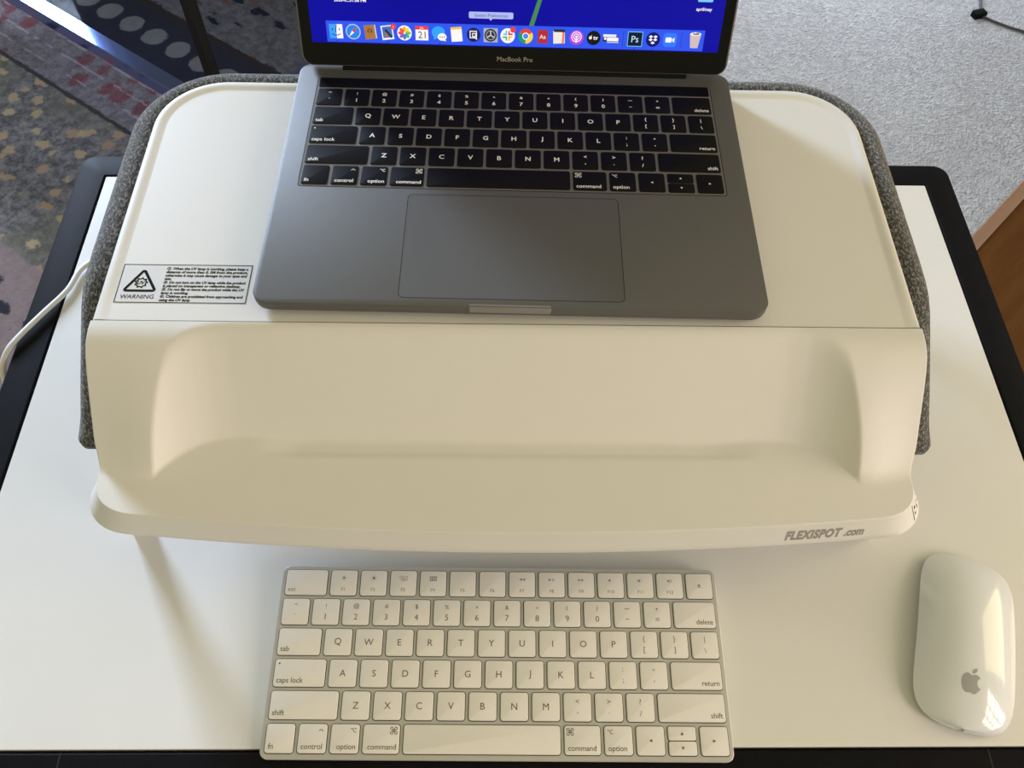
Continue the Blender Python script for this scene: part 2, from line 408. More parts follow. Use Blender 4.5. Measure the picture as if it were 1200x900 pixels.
def prof(y):
    a = sum(interp(PF, y+d) for d in (-3, -1.5, 0, 1.5, 3))/5
    return a
def surf(x, y):
    ax = abs(x)
    sh = -7.5*sstep(252, 208, ax)*sstep(-4, -66, y)
    F = prof(min(y-sh, 5))
    G = 78+1.205*(y-yb(ax))
    w_ = smin(F, min(G, 400), 0.9 + 5*sstep(-38, -5, y))
    z = smax(w_, ZL, 1.3+5*sstep(205, 222, ax))
    # shallow slot at the foot of the recess
    gx = sstep(158, 126, ax)
    z -= gx*2.4*math.exp(-((y+54.8)/5.8)**4)
    return z
def bow(x): return 11.0*(x/225.0)**2
NX, rows = 420, []
ys = [-.45, -1, -2, -3.2, -4.5]+[-6-1.2*k for k in range(72)]
ys = [y for y in ys if y > -75]
# the last rows follow the bowed, rounded front edge
r_ = 25.0; YE = -110.0
HWC = HW-2.5
def fronthw(v):     # v 0..1 over the corner zone
    return HWC-r_*(1-max(0, 1-v**2.9)**(1/2.4))
for y in ys:
    hw = HW - 2.5*sstep(-55, -75, y)
    rows.append([((i/NX*2-1)*hw, y) for i in range(NX+1)])
yl = ys[-1]
for k in range(1, 31):
    v = math.sin(k/30*PI/2); hw = fronthw(v); row = []
    for i in range(NX+1):
        x = (i/NX*2-1)*hw
        yend = YE+bow(x)
        row.append((x, yl+(yend-yl)*v))
    rows.append(row)
vs = []; fs = []
for row in rows: vs += [(x, y, surf(x, y)) for x, y in row]
for j in range(len(rows)-1):
    for i in range(NX):
        a = j*(NX+1)+i; fs.append((a, a+NX+1, a+NX+2, a+1))
mb = MB(); mb.add(vs, fs)
# rim loop: left column down, front row, right column up
loop = [rows[j][0] for j in range(len(rows))]+[rows[-1][i] for i in range(1, NX)]+[rows[j][NX] for j in range(len(rows)-1, -1, -1)]
L3 = [(x, y, surf(x, y)) for x, y in loop]
def nrm(i):
    a = loop[max(i-2, 0)]; b = loop[min(i+2, len(loop)-1)]
    dx, dy = b[0]-a[0], b[1]-a[1]; l = math.hypot(dx, dy) or 1; return (dy/l, -dx/l)
NRM = [nrm(i) for i in range(len(loop))]
for i in range(len(loop)):      # loop runs left-down, front, right-up: outward is to the right of travel
    nx, ny = NRM[i]; x, y = loop[i]
    if nx*x+ny*(y+40) < 0: NRM[i] = (-nx, -ny)
def skirt_off(i):
    x, y = loop[i]; n = NRM[i]
    return 5.5*(1-abs(n[0]))+(11.0*abs(n[0]))*sstep(-54, -80, y)
rs = [L3]
for f, dz in ((.7, -.25), (1.2, -.8), (1.5, -2.2)):
    rs.append([(p[0]+n[0]*f*.6, p[1]+n[1]*f*.6, p[2]+dz) for p, n in zip(L3, NRM)])
ZB = 60.0
def sk(i, t):
    p, n = L3[i], NRM[i]; off = .9+(skirt_off(i)-.9)*t if skirt_off(i) > .9 else .9
    return (p[0]+n[0]*off, p[1]+n[1]*off, (p[2]-2.2)*(1-t)+ZB*t)
for t_ in (.25, .5, .75, 1.0): rs.append([sk(i, t_) for i in range(len(loop))])
e = rs[-1]
mb.add([(-HW, -.45, 131.5), (HW, -.45, 131.5), (HW, -.45, 122), (-HW, -.45, 122)], [(0, 1, 2, 3)])
rs.append([(p[0]-n[0]*.5, p[1]-n[1]*.5, ZB-1.0) for p, n in zip(e, NRM)])
rs.append([(p[0]-n[0]*2.0, p[1]-n[1]*2.0, ZB-1.2) for p, n in zip(e, NRM)])
rs.append([(p[0]-n[0]*2.2, p[1]-n[1]*2.2, ZB-3.2) for p, n in zip(e, NRM)])
rs.append([(p[0]-n[0]*5.0, p[1]-n[1]*5.0, ZB-3.2) for p, n in zip(e, NRM)])
rs.append([(p[0]-n[0]*5.0, p[1]-n[1]*5.0, ZB+3) for p, n in zip(e, NRM)])
mb.rings(rs, closed=False, cap0=False, cap1=False)
bv = MB(); bv.add(mb.v, mb.f)
body = bv.build('front_body', M_plas, ST, smooth=True, angle=50)

# top panel with raised rim on three sides
def upath(d, R0=46, n=14, hw=246.0, yb_=211.0, y0=.5):
    r = max(R0-d, 4); x = hw-d; y = yb_-d; out = []
    for k in range(12): out.append((-x, y0+(y-r-y0)*(k/11)**2))
    for k in range(1, n): a = PI-PI/2*k/n; out.append((-x+r+r*math.cos(a), y-r+r*math.sin(a)))
    for k in range(9): out.append(((-x+r)+(2*x-2*r)*k/8, y))
    for k in range(1, n): a = PI/2-PI/2*k/n; out.append((x-r+r*math.cos(a), y-r+r*math.sin(a)))
    for k in range(11, -1, -1): out.append((x, y0+(y-r-y0)*(k/11)**2))
    return out
mb = MB()
ringsd = [(1.0, 122), (.3, 129.0), (.0, 130.9), (.5, 131.9), (1.5, 132.3), (3.6, 132.3), (4.8, 132.15), (6.3, 131.7), (7.7, 131.32), (8.8, 131.2)]
rimz = lambda y, z: z if z < 131.3 else 131.25+(z-131.25)*(.35+.65*sstep(2, 40, y))
mb.rings([[(x, y, rimz(y, z)) for x, y in upath(d)] for d, z in ringsd], closed=False, cap0=False, cap1=False)
ip = upath(8.8); flat = [(x, y, 131.2) for x, y in ip]
# flat field as a strip grid between left and right halves
n_ = len(ip)
fs = [(k, k+1, n_-2-k, n_-1-k) for k in range(n_//2-1)]
mb.add(flat, fs)
# front edge: blend recessed field up to the seam, vertical lip
mb.add([(-246, .5, 131.25), (-246, .5, 122), (246, .5, 122), (246, .5, 131.25)], [(0, 1, 2, 3)])
tp = mb.build('top_panel', M_plas, ST, smooth=True, angle=60)
# underside closing panel so the riser has thickness
mb = MB(); mb.rings([[(x, y, 66) for x, y in upath(6)], [(x, y, 121) for x, y in upath(6)]], closed=True)
mb.build('underside_shell', M_plas, ST)

# grey fabric band
pathL = []
YP = [-54.9, -54.6, -54, -53, -51.5, -49.5, -47, -44, -40, -36, -32, -22, -12, 0, 10, 20, 30, 40, 55, 75, 100, 130, 165]
TOP = [(-55, 74), (-54.6, 75.4), (-54, 76.3), (-53, 77.4), (-51.5, 78.8), (-49.5, 80.3), (-47, 82), (-44, 84), (-22, 98.5), (0, 112), (18, 123), (30, 128), (42, 130), (60, 130.5), (400, 130.5)]
BOT = [(-55, 73.2), (-54.6, 71.8), (-54, 70.6), (-53, 69.6), (-51.5, 68.5), (-49.5, 67.6), (-47, 67), (-44, 66.6), (-38, 66.5), (400, 66.5)]
secs = []
Ro = 46.0
def sec(px, py, nx, ny, zt_, zb_, squeeze=1.0):
    h = zt_-zb_; W = 18.5*squeeze
    prf = [(-1.5, zt_-min(4, h*.4)), (1.5, zt_-min(1.2, h*.2)), (5, zt_), (9, zt_), (12.5, zt_-min(1.4, h*.2)), (15.8, zt_-min(4.2, h*.3)), (17.8, zt_-min(9, h*.4)), (18.5, zt_-min(15, h*.5)),
           (18.5, zb_+min(10, h*.3)), (17, zb_+min(4, h*.2)), (13, zb_+min(1, h*.05)), (8, zb_), (-1.5, zb_)]
    return [(px+nx*min(a, W), py+ny*min(a, W), z) for a, z in prf]
for y in YP:
    sq = .5+.5*math.sqrt(max(0, 1-max(0, (-46-y)/9)**2))
    secs.append(sec(-HW, y, -1, 0, interp(TOP, y), interp(BOT, y), sq))
for k in range(1, 16):
    a = PI-PI/2*k/16; secs.append(sec(-HW+Ro+Ro*math.cos(a), 211-Ro+Ro*math.sin(a), math.cos(a), math.sin(a), 130.5, 66.5))
for k in range(13): secs.append(sec(-HW+Ro+(2*HW-2*Ro)*k/12, 211, 0, 1, 130.5, 66.5))
for k in range(1, 16):
    a = PI/2-PI/2*k/16; secs.append(sec(HW-Ro+Ro*math.cos(a), 211-Ro+Ro*math.sin(a), math.cos(a), math.sin(a), 130.5, 66.5))
for y in YP[::-1]:
    sq = .5+.5*math.sqrt(max(0, 1-max(0, (-46-y)/9)**2))
    secs.append(sec(HW, y, 1, 0, interp(TOP, y), interp(BOT, y), sq))
mb = MB(); mb.rings(secs)
mb.build('fabric_band', M_fab, ST, smooth=True, angle=80)
# legs
for x, y in ((-245, -77), (245, -77), (-232, 165), (232, 165)):
    mb = MB(); mb.prism(rr(x-6, y-6, x+6, y+6, 4, 4), 0, 66, 1.2); mb.build('leg', M_plas, ST, smooth=True)

# printed name on the front lip
def lip_T(x, h):
    # nearest loop index on the front row
    best = min(range(len(rows), len(rows)+NX-1), key=lambda i: abs(loop[i][0]-x) if i < len(loop) else 1e9)
    i0 = best if loop[best][0] <= x else best-1
    f = (x-loop[i0][0])/((loop[i0+1][0]-loop[i0][0]) or 1)
    t = min(1, max(0, 1-h/15.0))
    a, b = Vector(sk(i0, t)), Vector(sk(i0+1, t)); p = a.lerp(b, min(1, max(0, f)))
    return (p.x, p.y-.12, p.z+.03)
lt = MB()
put_text(lt, 'FLEXISPOT', 164.5, 4.6, 9.6, lip_T, 0, 'LEFT', bold=.054, shear=.08, sx=.66)
put_text(lt, '.com', 200.6, 4.6, 9.2, lip_T, 0, 'LEFT', bold=.035, shear=.08, sx=.66)
lt.build('brand_lettering', M_logo, ST)
# small rating label on the right end of the lip
iR = [i for i in range(len(loop)) if loop[i][0] > 200 and -90 < loop[i][1] < -64]
lb = MB()
def side_T(u, v):   # u 0..1 from front to back, v 0..1 up
    k = u*(len(iR)-1); i = min(int(k), len(iR)-2)
    p = Vector(sk(iR[i], 1-v)).lerp(Vector(sk(iR[i+1], 1-v)), k-i); n = NRM[iR[i]]
    return (p.x+n[0]*.12, p.y+n[1]*.12, p.z)
for (u0, v0, u1, v1) in ((.02, .12, .04, .9), (.02, .1, .5, .13), (.08, .3, .13, .4), (.1, .55, .15, .7), (.22, .3, .26, .5), (.24, .6, .3, .64), (.38, .2, .41, .4), (.4, .6, .46, .64), (.55, .3, .58, .5), (.7, .4, .76, .44), (.8, .6, .84, .66)):
    lb.add([side_T(u0, v0), side_T(u1, v0), side_T(u1, v1), side_T(u0, v1)], [(0, 1, 2, 3)])
lb.build('rating_label', M_ink, ST)

# warning sticker, world corners (-93.8,233.6)-(-15,263.5) in stand space
SX0, SY0, SX1, SY1 = -237.2, 12.9, -158.4, 42.6
def stT(x, y, h=.1): return (SX0+x, SY0+y, 131.3+h)
W_, H_ = SX1-SX0, SY1-SY0
sb = MB()
sb.add([stT(0, 0, 0), stT(W_, 0, 0), stT(W_, H_, 0), stT(0, H_, 0)], [(0, 1, 2, 3)], 0)
def outline_ring(mb, T, ol, wdt, mi):
    a = ol; b = inset(ol, wdt); n = len(a)
    mb.add([T(*p) for p in a]+[T(*p) for p in b], [(i, (i+1) % n, n+(i+1) % n, n+i) for i in range(n)], mi)
outline_ring(sb, stT, rr(.2, .2, W_-.2, H_-.2, .3, 2), .45, 1)
def round_tri(cx, cy, w, h, r):
    pts = [(cx-w/2, cy-h/2), (cx+w/2, cy-h/2), (cx, cy+h/2)]; out = []
    g_ = ((pts[0][0]+pts[1][0]+pts[2][0])/3, (pts[0][1]+pts[1][1]+pts[2][1])/3)
    for i, p in enumerate(pts):
        d = math.hypot(p[0]-g_[0], p[1]-g_[1]); c = (p[0]+(g_[0]-p[0])*2*r/d, p[1]+(g_[1]-p[1])*2*r/d)
        am = math.atan2(p[1]-g_[1], p[0]-g_[0])
        for k in range(7): a = am-PI/3+2*PI/3*k/6; out.append((c[0]+r*math.cos(a), c[1]+r*math.sin(a)))
    return out
outline_ring(sb, stT, round_tri(13.5, 17.6, 22, 18.5, 1.8), 1.7, 1)
gear = []
for k in range(36):
    r0 = 4.1 if k % 4 in (0, 1) else 3.3
    gear.append((13.4+r0*math.cos(2*PI*k/36), 15.2+r0*math.sin(2*PI*k/36)))
outline_ring(sb, stT, gear, .75, 1)
put_text(sb, 'UV', 13.4, 14.1, 3.4, stT, 1, bold=.03, shear=.2)
put_text(sb, 'WARNING', 13.3, 3.2, 4.4, stT, 1, bold=0.0, shear=.12, sx=.95)
lines = ['\u2460. When the UV lamp is working, please keep a', 'distance of more than 0. 5M from the product,', 'otherwise it may cause damage to your eyes and', 'skin',
         '\u2461. Do not turn on the UV lamp while the product', 'is placed on transparent or reflective desktop.', '\u2462. Do not flip or move the product while the UV', 'lamp is working.',
         '\u2463. Children are prohibited from approaching and', 'using the UV lamp']
for k, s in enumerate(lines):
    vs_, _ = text2d(s, 2.6, 'LEFT', .035, .15)
    wd = max(v[0] for v in vs_) if vs_ else 1
    full = k in (0, 1, 2, 4, 6, 8)
    sxx = min(1.25, (49.5 if full else wd*1.02)/wd) if full else 50.0/52
    put_text(sb, s, 26.8, H_-4.2-k*2.67, 2.6, stT, 1, 'LEFT', bold=.035, shear=.15, sx=sxx)
sb.build('warning_sticker', [M_stick, M_ink], ST)

# ------------------------------------------------------------------ white cable
cb = MB()
pts = [(-60, 408, 2.2), (-110, 405, 2.2), (-150, 397, 2.2), (-180, 381, 2.6), (-198.4, 363, 3.0), (-204, 340.6, 3.2), (-216.7, 317.1, 3.4), (-228, 296, 3.2), (-234, 283, 1.5), (-238.5, 272, -8), (-239.5, 262, -30), (-241, 250, -80), (-243, 240, -170), (-250, 232, -320), (-262, 225, -560), (-285, 215, -690), (-350, 200, -704), (-470, 190, -700)]
def catmull(P, n=6):
    P = [Vector(p) for p in P]; out = []
    for i in range(len(P)-1):
        a, b, c, d = P[max(i-1, 0)], P[i], P[i+1], P[min(i+2, len(P)-1)]
        for k in range(n):
            t = k/n; out.append(.5*((2*b)+(-a+c)*t+(2*a-5*b+4*c-d)*t*t+(-a+3*b-3*c+d)*t**3))
    return out+[P[-1]]
pp = catmull(pts)
o = Vector((-204, 340, 0)); cb.tube([p-o for p in pp], 2.4, n=12, sy=.75)
cbo = cb.build('power_cable', M_cable, smooth=True, loc=tuple(o))
tag(cbo, 'flat white cable draped over the left black edge of the desk', 'cable')

# ------------------------------------------------------------------ laptop
LT = empty('laptop', (-8.45, 226.8, 131.2), -.0086, 'open dark grey laptop with a lit blue screen standing on the white riser', 'laptop')
BW, BD, HT = 304.1, 212.4, 12.3
mb = MB()
ol = rr(0, 0, BW, BD, 9.5, 8)
rs = [[(x, y, z) for x, y in inset(ol, d)] for d, z in ((9, 1.3), (4, 1.7), (1.6, 3.0), (.4, 5.0), (0, 7.0), (0, HT-.5), (.15, HT-.15), (.5, HT))]
mb.rings(rs); mb.build('base', M_alu, LT, smooth=True, angle=30)
for x, y in ((25, 22), (BW-25, 22), (25, BD-22), (BW-25, BD-22)):
    mb = MB(); mb.prism(circ(x, y, 7, 20), 0, 1.4, .4); mb.build('foot', M_black, LT)
# finger scoop
mb = MB()
sc_ol = rr(127, -.9, 175.5, 1.8, 1.3, 5)
mb.rings([[(x, y, HT-4.5) for x, y in sc_ol], [(x, y, HT-.9) for x, y in sc_ol], [(x, y, HT+.05-.9*(0 if y > .5 else 1)) for x, y in sc_ol], [(x, y, HT+.08-.5*(0 if y > .5 else 1)) for x, y in inset(sc_ol, .4)]])
mb.build('finger_scoop', mat('polished_scoop', (.30, .29, .285), .3, metal=.6), LT, smooth=True, angle=40)
# key bed and keys
UX, UY, WX0 = 18.93, 18.6, 14.8
WY0 = 93.6
def LTt(x, y, h=.0): return (x, y, HT+h)
kb_ol = rr(WX0-.9, WY0-.9, WX0+14.5*UX+.9, 197.6, 2.2, 5)
mb = MB(); mb.prism(kb_ol, HT-.2, HT+.04, 0, 1); mb.prism(inset(kb_ol, .55), HT-.2, HT+.07, 0, 0)
mb.build('key_bed', [M_alud, M_gap], LT)
def key_mesh(x0, y0, x1, y1, T, h, r, legends, bev=.35, base=-.1, halo=None):
    k = MB()
    if halo:
        k.prism(rr(x0-halo, y0-halo, x1+halo, y1+halo, r+halo, 4), 0, .06, 0, 2, T)
    ol = rr(x0, y0, x1, y1, r, 4)
    k.prism(ol, base, h, bev, 0, T)
    for L in legends:
        if L[0] == 't':
            _, s, x, y, size, al, bold = L
            put_text(k, s, x, y, size, lambda a, b: T(a, b, h+.04), 1, al, bold)
        elif L[0] == 'v':
            _, s, x, y, size, al, bold = L
            put_text(k, s, x, y, size, lambda a, b: T(a, b, h+.04), 1, al, bold, vc=True)
        elif L[0] == 'p':
            pol = L[1]; k.add([T(a, b, h+.04) for a, b in pol], [tuple(range(len(pol)))], 1)
    return k
def tri(cx, cy, w, h, d):  # d: l r u d
    return {'l': [(cx+w/2, cy-h/2), (cx+w/2, cy+h/2), (cx-w/2, cy)], 'r': [(cx-w/2, cy-h/2), (cx+w/2, cy), (cx-w/2, cy+h/2)],
            'u': [(cx-w/2, cy-h/2), (cx+w/2, cy-h/2), (cx, cy+h/2)], 'd': [(cx-w/2, cy+h/2), (cx, cy-h/2), (cx+w/2, cy+h/2)]}[d]
def bar2(x0, y0, x1, y1, w=.22):
    dx, dy = x1-x0, y1-y0; l = math.hypot(dx, dy) or 1; nx, ny = -dy/l*w, dx/l*w
    return [(x0+nx, y0+ny), (x0-nx, y0-ny), (x1-nx, y1-ny), (x1+nx, y1+ny)]
def cmd_icon(cx, cy, r, w):
    out = []
    a = r*.38
    for sx_, sy_ in ((1, 1), (1, -1), (-1, 1), (-1, -1)):
        c = (cx+sx_*r*.62, cy+sy_*r*.62)
        n = 10
        for k in range(n):
            t0 = 2*PI*k/n; t1 = 2*PI*(k+1)/n
            mx = math.cos((t0+t1)/2)*sx_; my = math.sin((t0+t1)/2)*sy_
            if mx < -.25 and my < -.25: continue
            out.append(('p', bar2(c[0]+a*math.cos(t0), c[1]+a*math.sin(t0), c[0]+a*math.cos(t1), c[1]+a*math.sin(t1), w)))
    i = r*.62-a
    for q in ((-r*.62, i, r*.62, i), (-r*.62, -i, r*.62, -i), (i, -r*.62, i, r*.62), (-i, -r*.62, -i, r*.62)):
        out.append(('p', bar2(cx+q[0], cy+q[1], cx+q[2], cy+q[3], w)))
    return out
def opt_icon(cx, cy, s, w):
    return [('p', bar2(cx-s, cy+s*.55, cx-s*.35, cy+s*.55, w)), ('p', bar2(cx-s*.4, cy+s*.6, cx+s*.35, cy-s*.55, w)), ('p', bar2(cx+s*.3, cy-s*.55, cx+s, cy-s*.55, w)), ('p', bar2(cx+s*.15, cy+s*.55, cx+s, cy+s*.55, w))]
def caret(cx, cy, s, w): return [('p', bar2(cx-s, cy-s*.4, cx, cy+s*.4, w)), ('p', bar2(cx, cy+s*.4, cx+s, cy-s*.4, w))]
ROWS = [
    [(1, '`', '~')]+[(1, a, b) for a, b in zip('1234567890-=', '!@#$%^&*()_+')]+[(1.5, 'delete', 'R')],
    [(1.5, 'tab', 'L')]+[(1, c, None) for c in 'QWERTYUIOP']+[(1, '[', '{'), (1, ']', '}'), (1, '\\', '|')],
    [(1.75, 'caps lock', 'L')]+[(1, c, None) for c in 'ASDFGHJKL']+[(1, ';', ':'), (1, "'", '"'), (1.75, 'return', 'R')],
    [(2.25, 'shift', 'L')]+[(1, c, None) for c in 'ZXCVBNM']+[(1, ',', '<'), (1, '.', '>'), (1, '/', '?'), (2.25, 'shift', 'R')],
    [(1, 'fn', 'L'), (1, 'control', 'ctl'), (1, 'option', 'optl'), (1.25, 'command', 'cmdl'), (5, '', None), (1.25, 'command', 'cmdr'), (1, 'option', 'optr'), (1, 'left', 'arr'), (1, 'updown', 'arr'), (1, 'right', 'arr')]]
def make_keys(parent, T, x0, y0, ux, uy, gap, r, h, mats, big, small, bold, wsm, rowcount=5, halo=None, arrow=1.3, sbold=None, dot=False):
    sbold = bold if sbold is None else sbold
    for ri, row in enumerate(ROWS):
        yb0 = y0+(4-ri)*uy+gap/2; yt = yb0+uy-gap; x = x0
        for (wd, a, b) in row:
            xa, xb = x+gap/2, x+wd*ux-gap/2; x += wd*ux; cx = (xa+xb)/2; cy = (yb0+yt)/2
            L = []
            if b == 'L' or b == 'R':
                L = [('t', a, xa+1.9 if b == 'L' else xb-1.7, yb0+2.2, small, 'LEFT' if b == 'L' else 'RIGHT', sbold)]
                if a == 'caps lock': L.append(('p', circ(xa+2.6, yt-2.6, .55, 10)))
            elif b in ('ctl', 'optl', 'cmdl', 'cmdr', 'optr'):
                al, xx = ('LEFT', xa+2.0) if b in ('cmdr', 'optr') else ('RIGHT', xb-1.6)
                if b == 'ctl': al, xx = 'CENTER', cx
                L = [('t', a, xx, yb0+2.2, small, al, sbold)]
                ix, iy = (xb-3.4 if b in ('ctl', 'optl', 'cmdl') else xa+3.4), yt-3.4
                L += caret(ix, iy, 1.3, wsm) if b == 'ctl' else opt_icon(ix, iy, 1.7, wsm) if b[:3] == 'opt' else cmd_icon(ix, iy, 2.0, wsm)
            elif b == 'arr':
                if a == 'updown':
                    for yy0, yy1, d in ((cy+.25, yt, 'u'), (yb0, cy-.25, 'd')):
                        k = key_mesh(xa, yy0, xb, yy1, T, h, min(r, 1.2), [('p', tri(cx, (yy0+yy1)/2, arrow*1.3, arrow*1.2, d))], halo=halo)
                        k.build('key', mats, parent, smooth=True, angle=30)
                    continue
                L = [('p', tri(cx, cy, arrow*1.3, arrow*1.2, a[0]))]
            elif b:
                L = [('v', a, cx, cy-3.0, big*.92, 'CENTER', bold), ('v', b, cx, cy+3.5, big*.66, 'CENTER', bold)]
                if a == '-': L = [('p', bar2(cx-1, cy-3, cx+1, cy-3, wsm)), ('p', bar2(cx-1.5, cy+3.5, cx+1.5, cy+3.5, wsm))]
                if a in '`': L = [('v', '`', cx, cy-1.8, big*.7, 'CENTER', bold), ('v', '~', cx, cy+4.4, big*.7, 'CENTER', bold)]
                if a in "[]\\;/,.'": L = [('v', a, cx, cy-3.4, big*.78, 'CENTER', bold), ('v', b, cx, cy+3.2, big*.78, 'CENTER', bold)]
            elif a: L = [('v', a, cx, cy, big, 'CENTER', bold)]
            k = key_mesh(xa, yb0, xb, yt, T, h, r, L, halo=halo)
            k.build('key', mats, parent, smooth=True, angle=30)
make_keys(LT, LTt, WX0, WY0, UX, UY, 1.9, 1.5, .55, [M_key, M_leg, M_gap], 5.2, 4.1, .018, .22, sbold=.012, arrow=1.25, halo=.28)
mb = MB(); mb.prism(rr(WX0+.7, 187.4, WX0+14.5*UX-.7, 196.8, 1.0, 4), HT, HT+.35, .15); mb.build('touch_bar', mat('matte_touch_strip', (.006, .006, .007), .4, spec=.08), LT)
# trackpad
mb = MB(); tol = rr(85.2, 5.4, 219.2, 88.1, 3.5, 6)
mb.prism(tol, HT-.2, HT+.03, 0, 1); mb.prism(inset(tol, .45), HT-.2, HT+.05, 0, 0)
mb.build('trackpad', [M_alu, M_gap], LT)
# hinge
mb = MB(); mb.tube([(30, 209.0, HT-1.0), (274, 209.0, HT-1.0)], 3.2, n=20); mb.build('hinge', M_black, LT, smooth=True)
# lid
LA = math.radians(110)
uy_, uz_ = math.cos(PI-LA), math.sin(LA)
def LID(x, s, d=0.0):        # d: towards the viewer
    return (x, 207.5+s*uy_-d*uz_, HT+.5+s*uz_+d*uy_)
mb = MB(); lo = rr(2.0, 1.5, 302.1, 211, 8, 8)
mb.rings([[LID(x, s, d) for x, s in inset(lo, i)] for i, d in ((2.5, -4.6), (.6, -4.2), (0, -3.2), (0, -.3), (.5, 0), (1.1, 0))])
lid = mb.build('lid', M_alu, LT, smooth=True, angle=40)
mb = MB(); mb.prism(rr(3.2, 2.2, 300.9, 209.8, 7, 8), -.1, .12, 0, 0, T=lambda x, s, z: LID(x, s, z))
put_text(mb, 'MacBook Pro', 151.8, 7.6, 4.6, lambda a, b: LID(a, b, .16), 1)
mb.build('bezel_glass', [M_glassblk, mat('silver_print', (.42, .38, .34), .5)], lid)

# ---- display
K = 1.0
cols = {}
def ce(rgb, k=1.0):
    key = (rgb, k)
    if key not in cols: cols[key] = (len(cols), emit('screen_pixels', tuple(c*k*K for c in srgb(*rgb))))
    return cols[key][0]
def bgmat():
    m = bpy.data.materials.new('screen_wallpaper'); m.use_nodes = True; t = NT(m); b = t.n['Principled BSDF']
    b.inputs['Base Color'].default_value = (.004, .004, .004, 1); b.inputs['Roughness'].default_value = .5; b.inputs['Specular IOR Level'].default_value = .1
    t.put(b.inputs['Emission Color'], t.mix(t.noise(9, 2), srgb(8, 8, 165), srgb(2, 2, 130))); b.inputs['Emission Strength'].default_value = K
    return m
cols['bg'] = (0, bgmat())
D = MB(); lev = [0]
def P(pts, rgb, k=1.0, lv=1, mi=None):
    D.add([LID(x, s, .16+.03*lv) for x, s in pts], [tuple(range(len(pts)))], ce(rgb, k) if mi is None else mi)
def TX(s, x, y, size, rgb, lv=3, al='CENTER', bold=0.0, shear=0, sx=1.0): put_text(D, s, x, y, size, lambda a, b: LID(a, b, .16+.03*lv), ce(rgb), al, bold, shear, sx)
DX0, DX1, DS0, DS1 = 10.6, 293.6, 17.4, 194.5
P([(DX0, DS0), (DX1, DS0), (DX1, DS1), (DX0, DS1)], None, mi=0, lv=0)
P([(21.2, 18.0), (282.7, 18.0), (282.7, 32.0), (21.2, 32.0)], (48, 84, 232))
YC = 25.1
WH = (245, 240, 240)
def rect(cx, cy, w, h): return [(cx-w/2, cy-h/2), (cx+w/2, cy-h/2), (cx+w/2, cy+h/2), (cx-w/2, cy+h/2)]
def rot(pts, cx, cy, a): c, s = math.cos(a), math.sin(a); return [(cx+(x-cx)*c-(y-cy)*s, cy+(x-cx)*s+(y-cy)*c) for x, y in pts]
# face-half icon
x = 27.8; P(rect(x-2.1, YC, 5.0, 9.4), (60, 160, 245), lv=2); P(rect(x+2.4, YC, 4.4, 9.4), WH, lv=2)
P(bar2(x-2.4, YC+2, x-2.4, YC+.6, .3), (10, 30, 80), lv=3); P(bar2(x+2.4, YC+2, x+2.4, YC+.6, .3), (10, 30, 80), lv=3); P(bar2(x+.6, YC+4.6, x-.4, YC-.6, .25), (10, 30, 80), lv=3)
for k in range(6): a0 = PI+PI*(.15+.7*k/6); a1 = PI+PI*(.15+.7*(k+1)/6); P(bar2(x+3.4*math.cos(a0), YC-.6+2*math.sin(a0), x+3.4*math.cos(a1), YC-.6+2*math.sin(a1), .25), (10, 30, 80), lv=3)
# compass
x = 39.6; P(circ(x, YC, 5.1, 28), (190, 205, 225), lv=2); P(circ(x, YC, 4.5, 28), (40, 130, 225), lv=3)
P([(x+3.2, YC+3.4), (x-.8, YC+.6), (x+.6, YC-.7)], (225, 60, 60), lv=4); P([(x-3.2, YC-3.4), (x+.6, YC-.7), (x-.8, YC+.6)], WH, lv=4)
# brown book
x = 51.1; P(rot(rect(x, YC, 7.4, 9.4), x, YC, .1), (165, 115, 60), lv=2); P(circ(x, YC+.6, 1.9, 16), (120, 80, 45), lv=3); P(circ(x, YC+.9, .7, 10), (165, 115, 60), lv=4); P(rect(x, YC-.6, 2.2, .9), (165, 115, 60), lv=4); P(rot(rect(x+4.0, YC, .7, 9), x, YC, .1), (220, 215, 200), lv=2)
# picture stack with badge
x = 63.2; P(rot(rect(x, YC, 8.2, 9.4), x, YC, .12), WH, lv=2); P(rot(rect(x, YC+.3, 6.6, 7.4), x, YC, .12), (60, 110, 190), lv=3); P(rot([(x-3, YC-2.6), (x+.8, YC-2.6), (x-.6, YC+1.8)], x, YC, .1), (150, 110, 90), lv=4); P(bar2(x-1.4, YC+2, x+3.0, YC-3.2, .8), (40, 45, 70), lv=5); P(circ(x+4.2, YC+4.0, 1.9, 16), (235, 60, 60), lv=6)
TX('1', x+4.2, YC+3.1, 2.4, WH, lv=7)
# colour petals
x = 75.0; P(circ(x, YC, 5.0, 28), WH, lv=2)
for k, c_ in enumerate([(240, 170, 40), (230, 215, 60), (120, 190, 70), (60, 170, 150), (70, 120, 210), (140, 90, 190), (220, 70, 120), (235, 90, 50)]):
    a = PI/2-k*PI/4; P(rot(circ(x+2.5, YC, 1.9, 14, ry=1.15), x, YC, a), c_, lv=3+.2*k)
# calendar
x = 87.0; P(rect(x, YC, 8.8, 9.2), WH, lv=2); P(rect(x, YC+3.7, 8.8, 2.4), (230, 60, 60), lv=3); TX('JUL', x, YC+3.0, 1.9, WH, lv=4); TX('21', x, YC-3.2, 6.6, (50, 50, 55), lv=4)
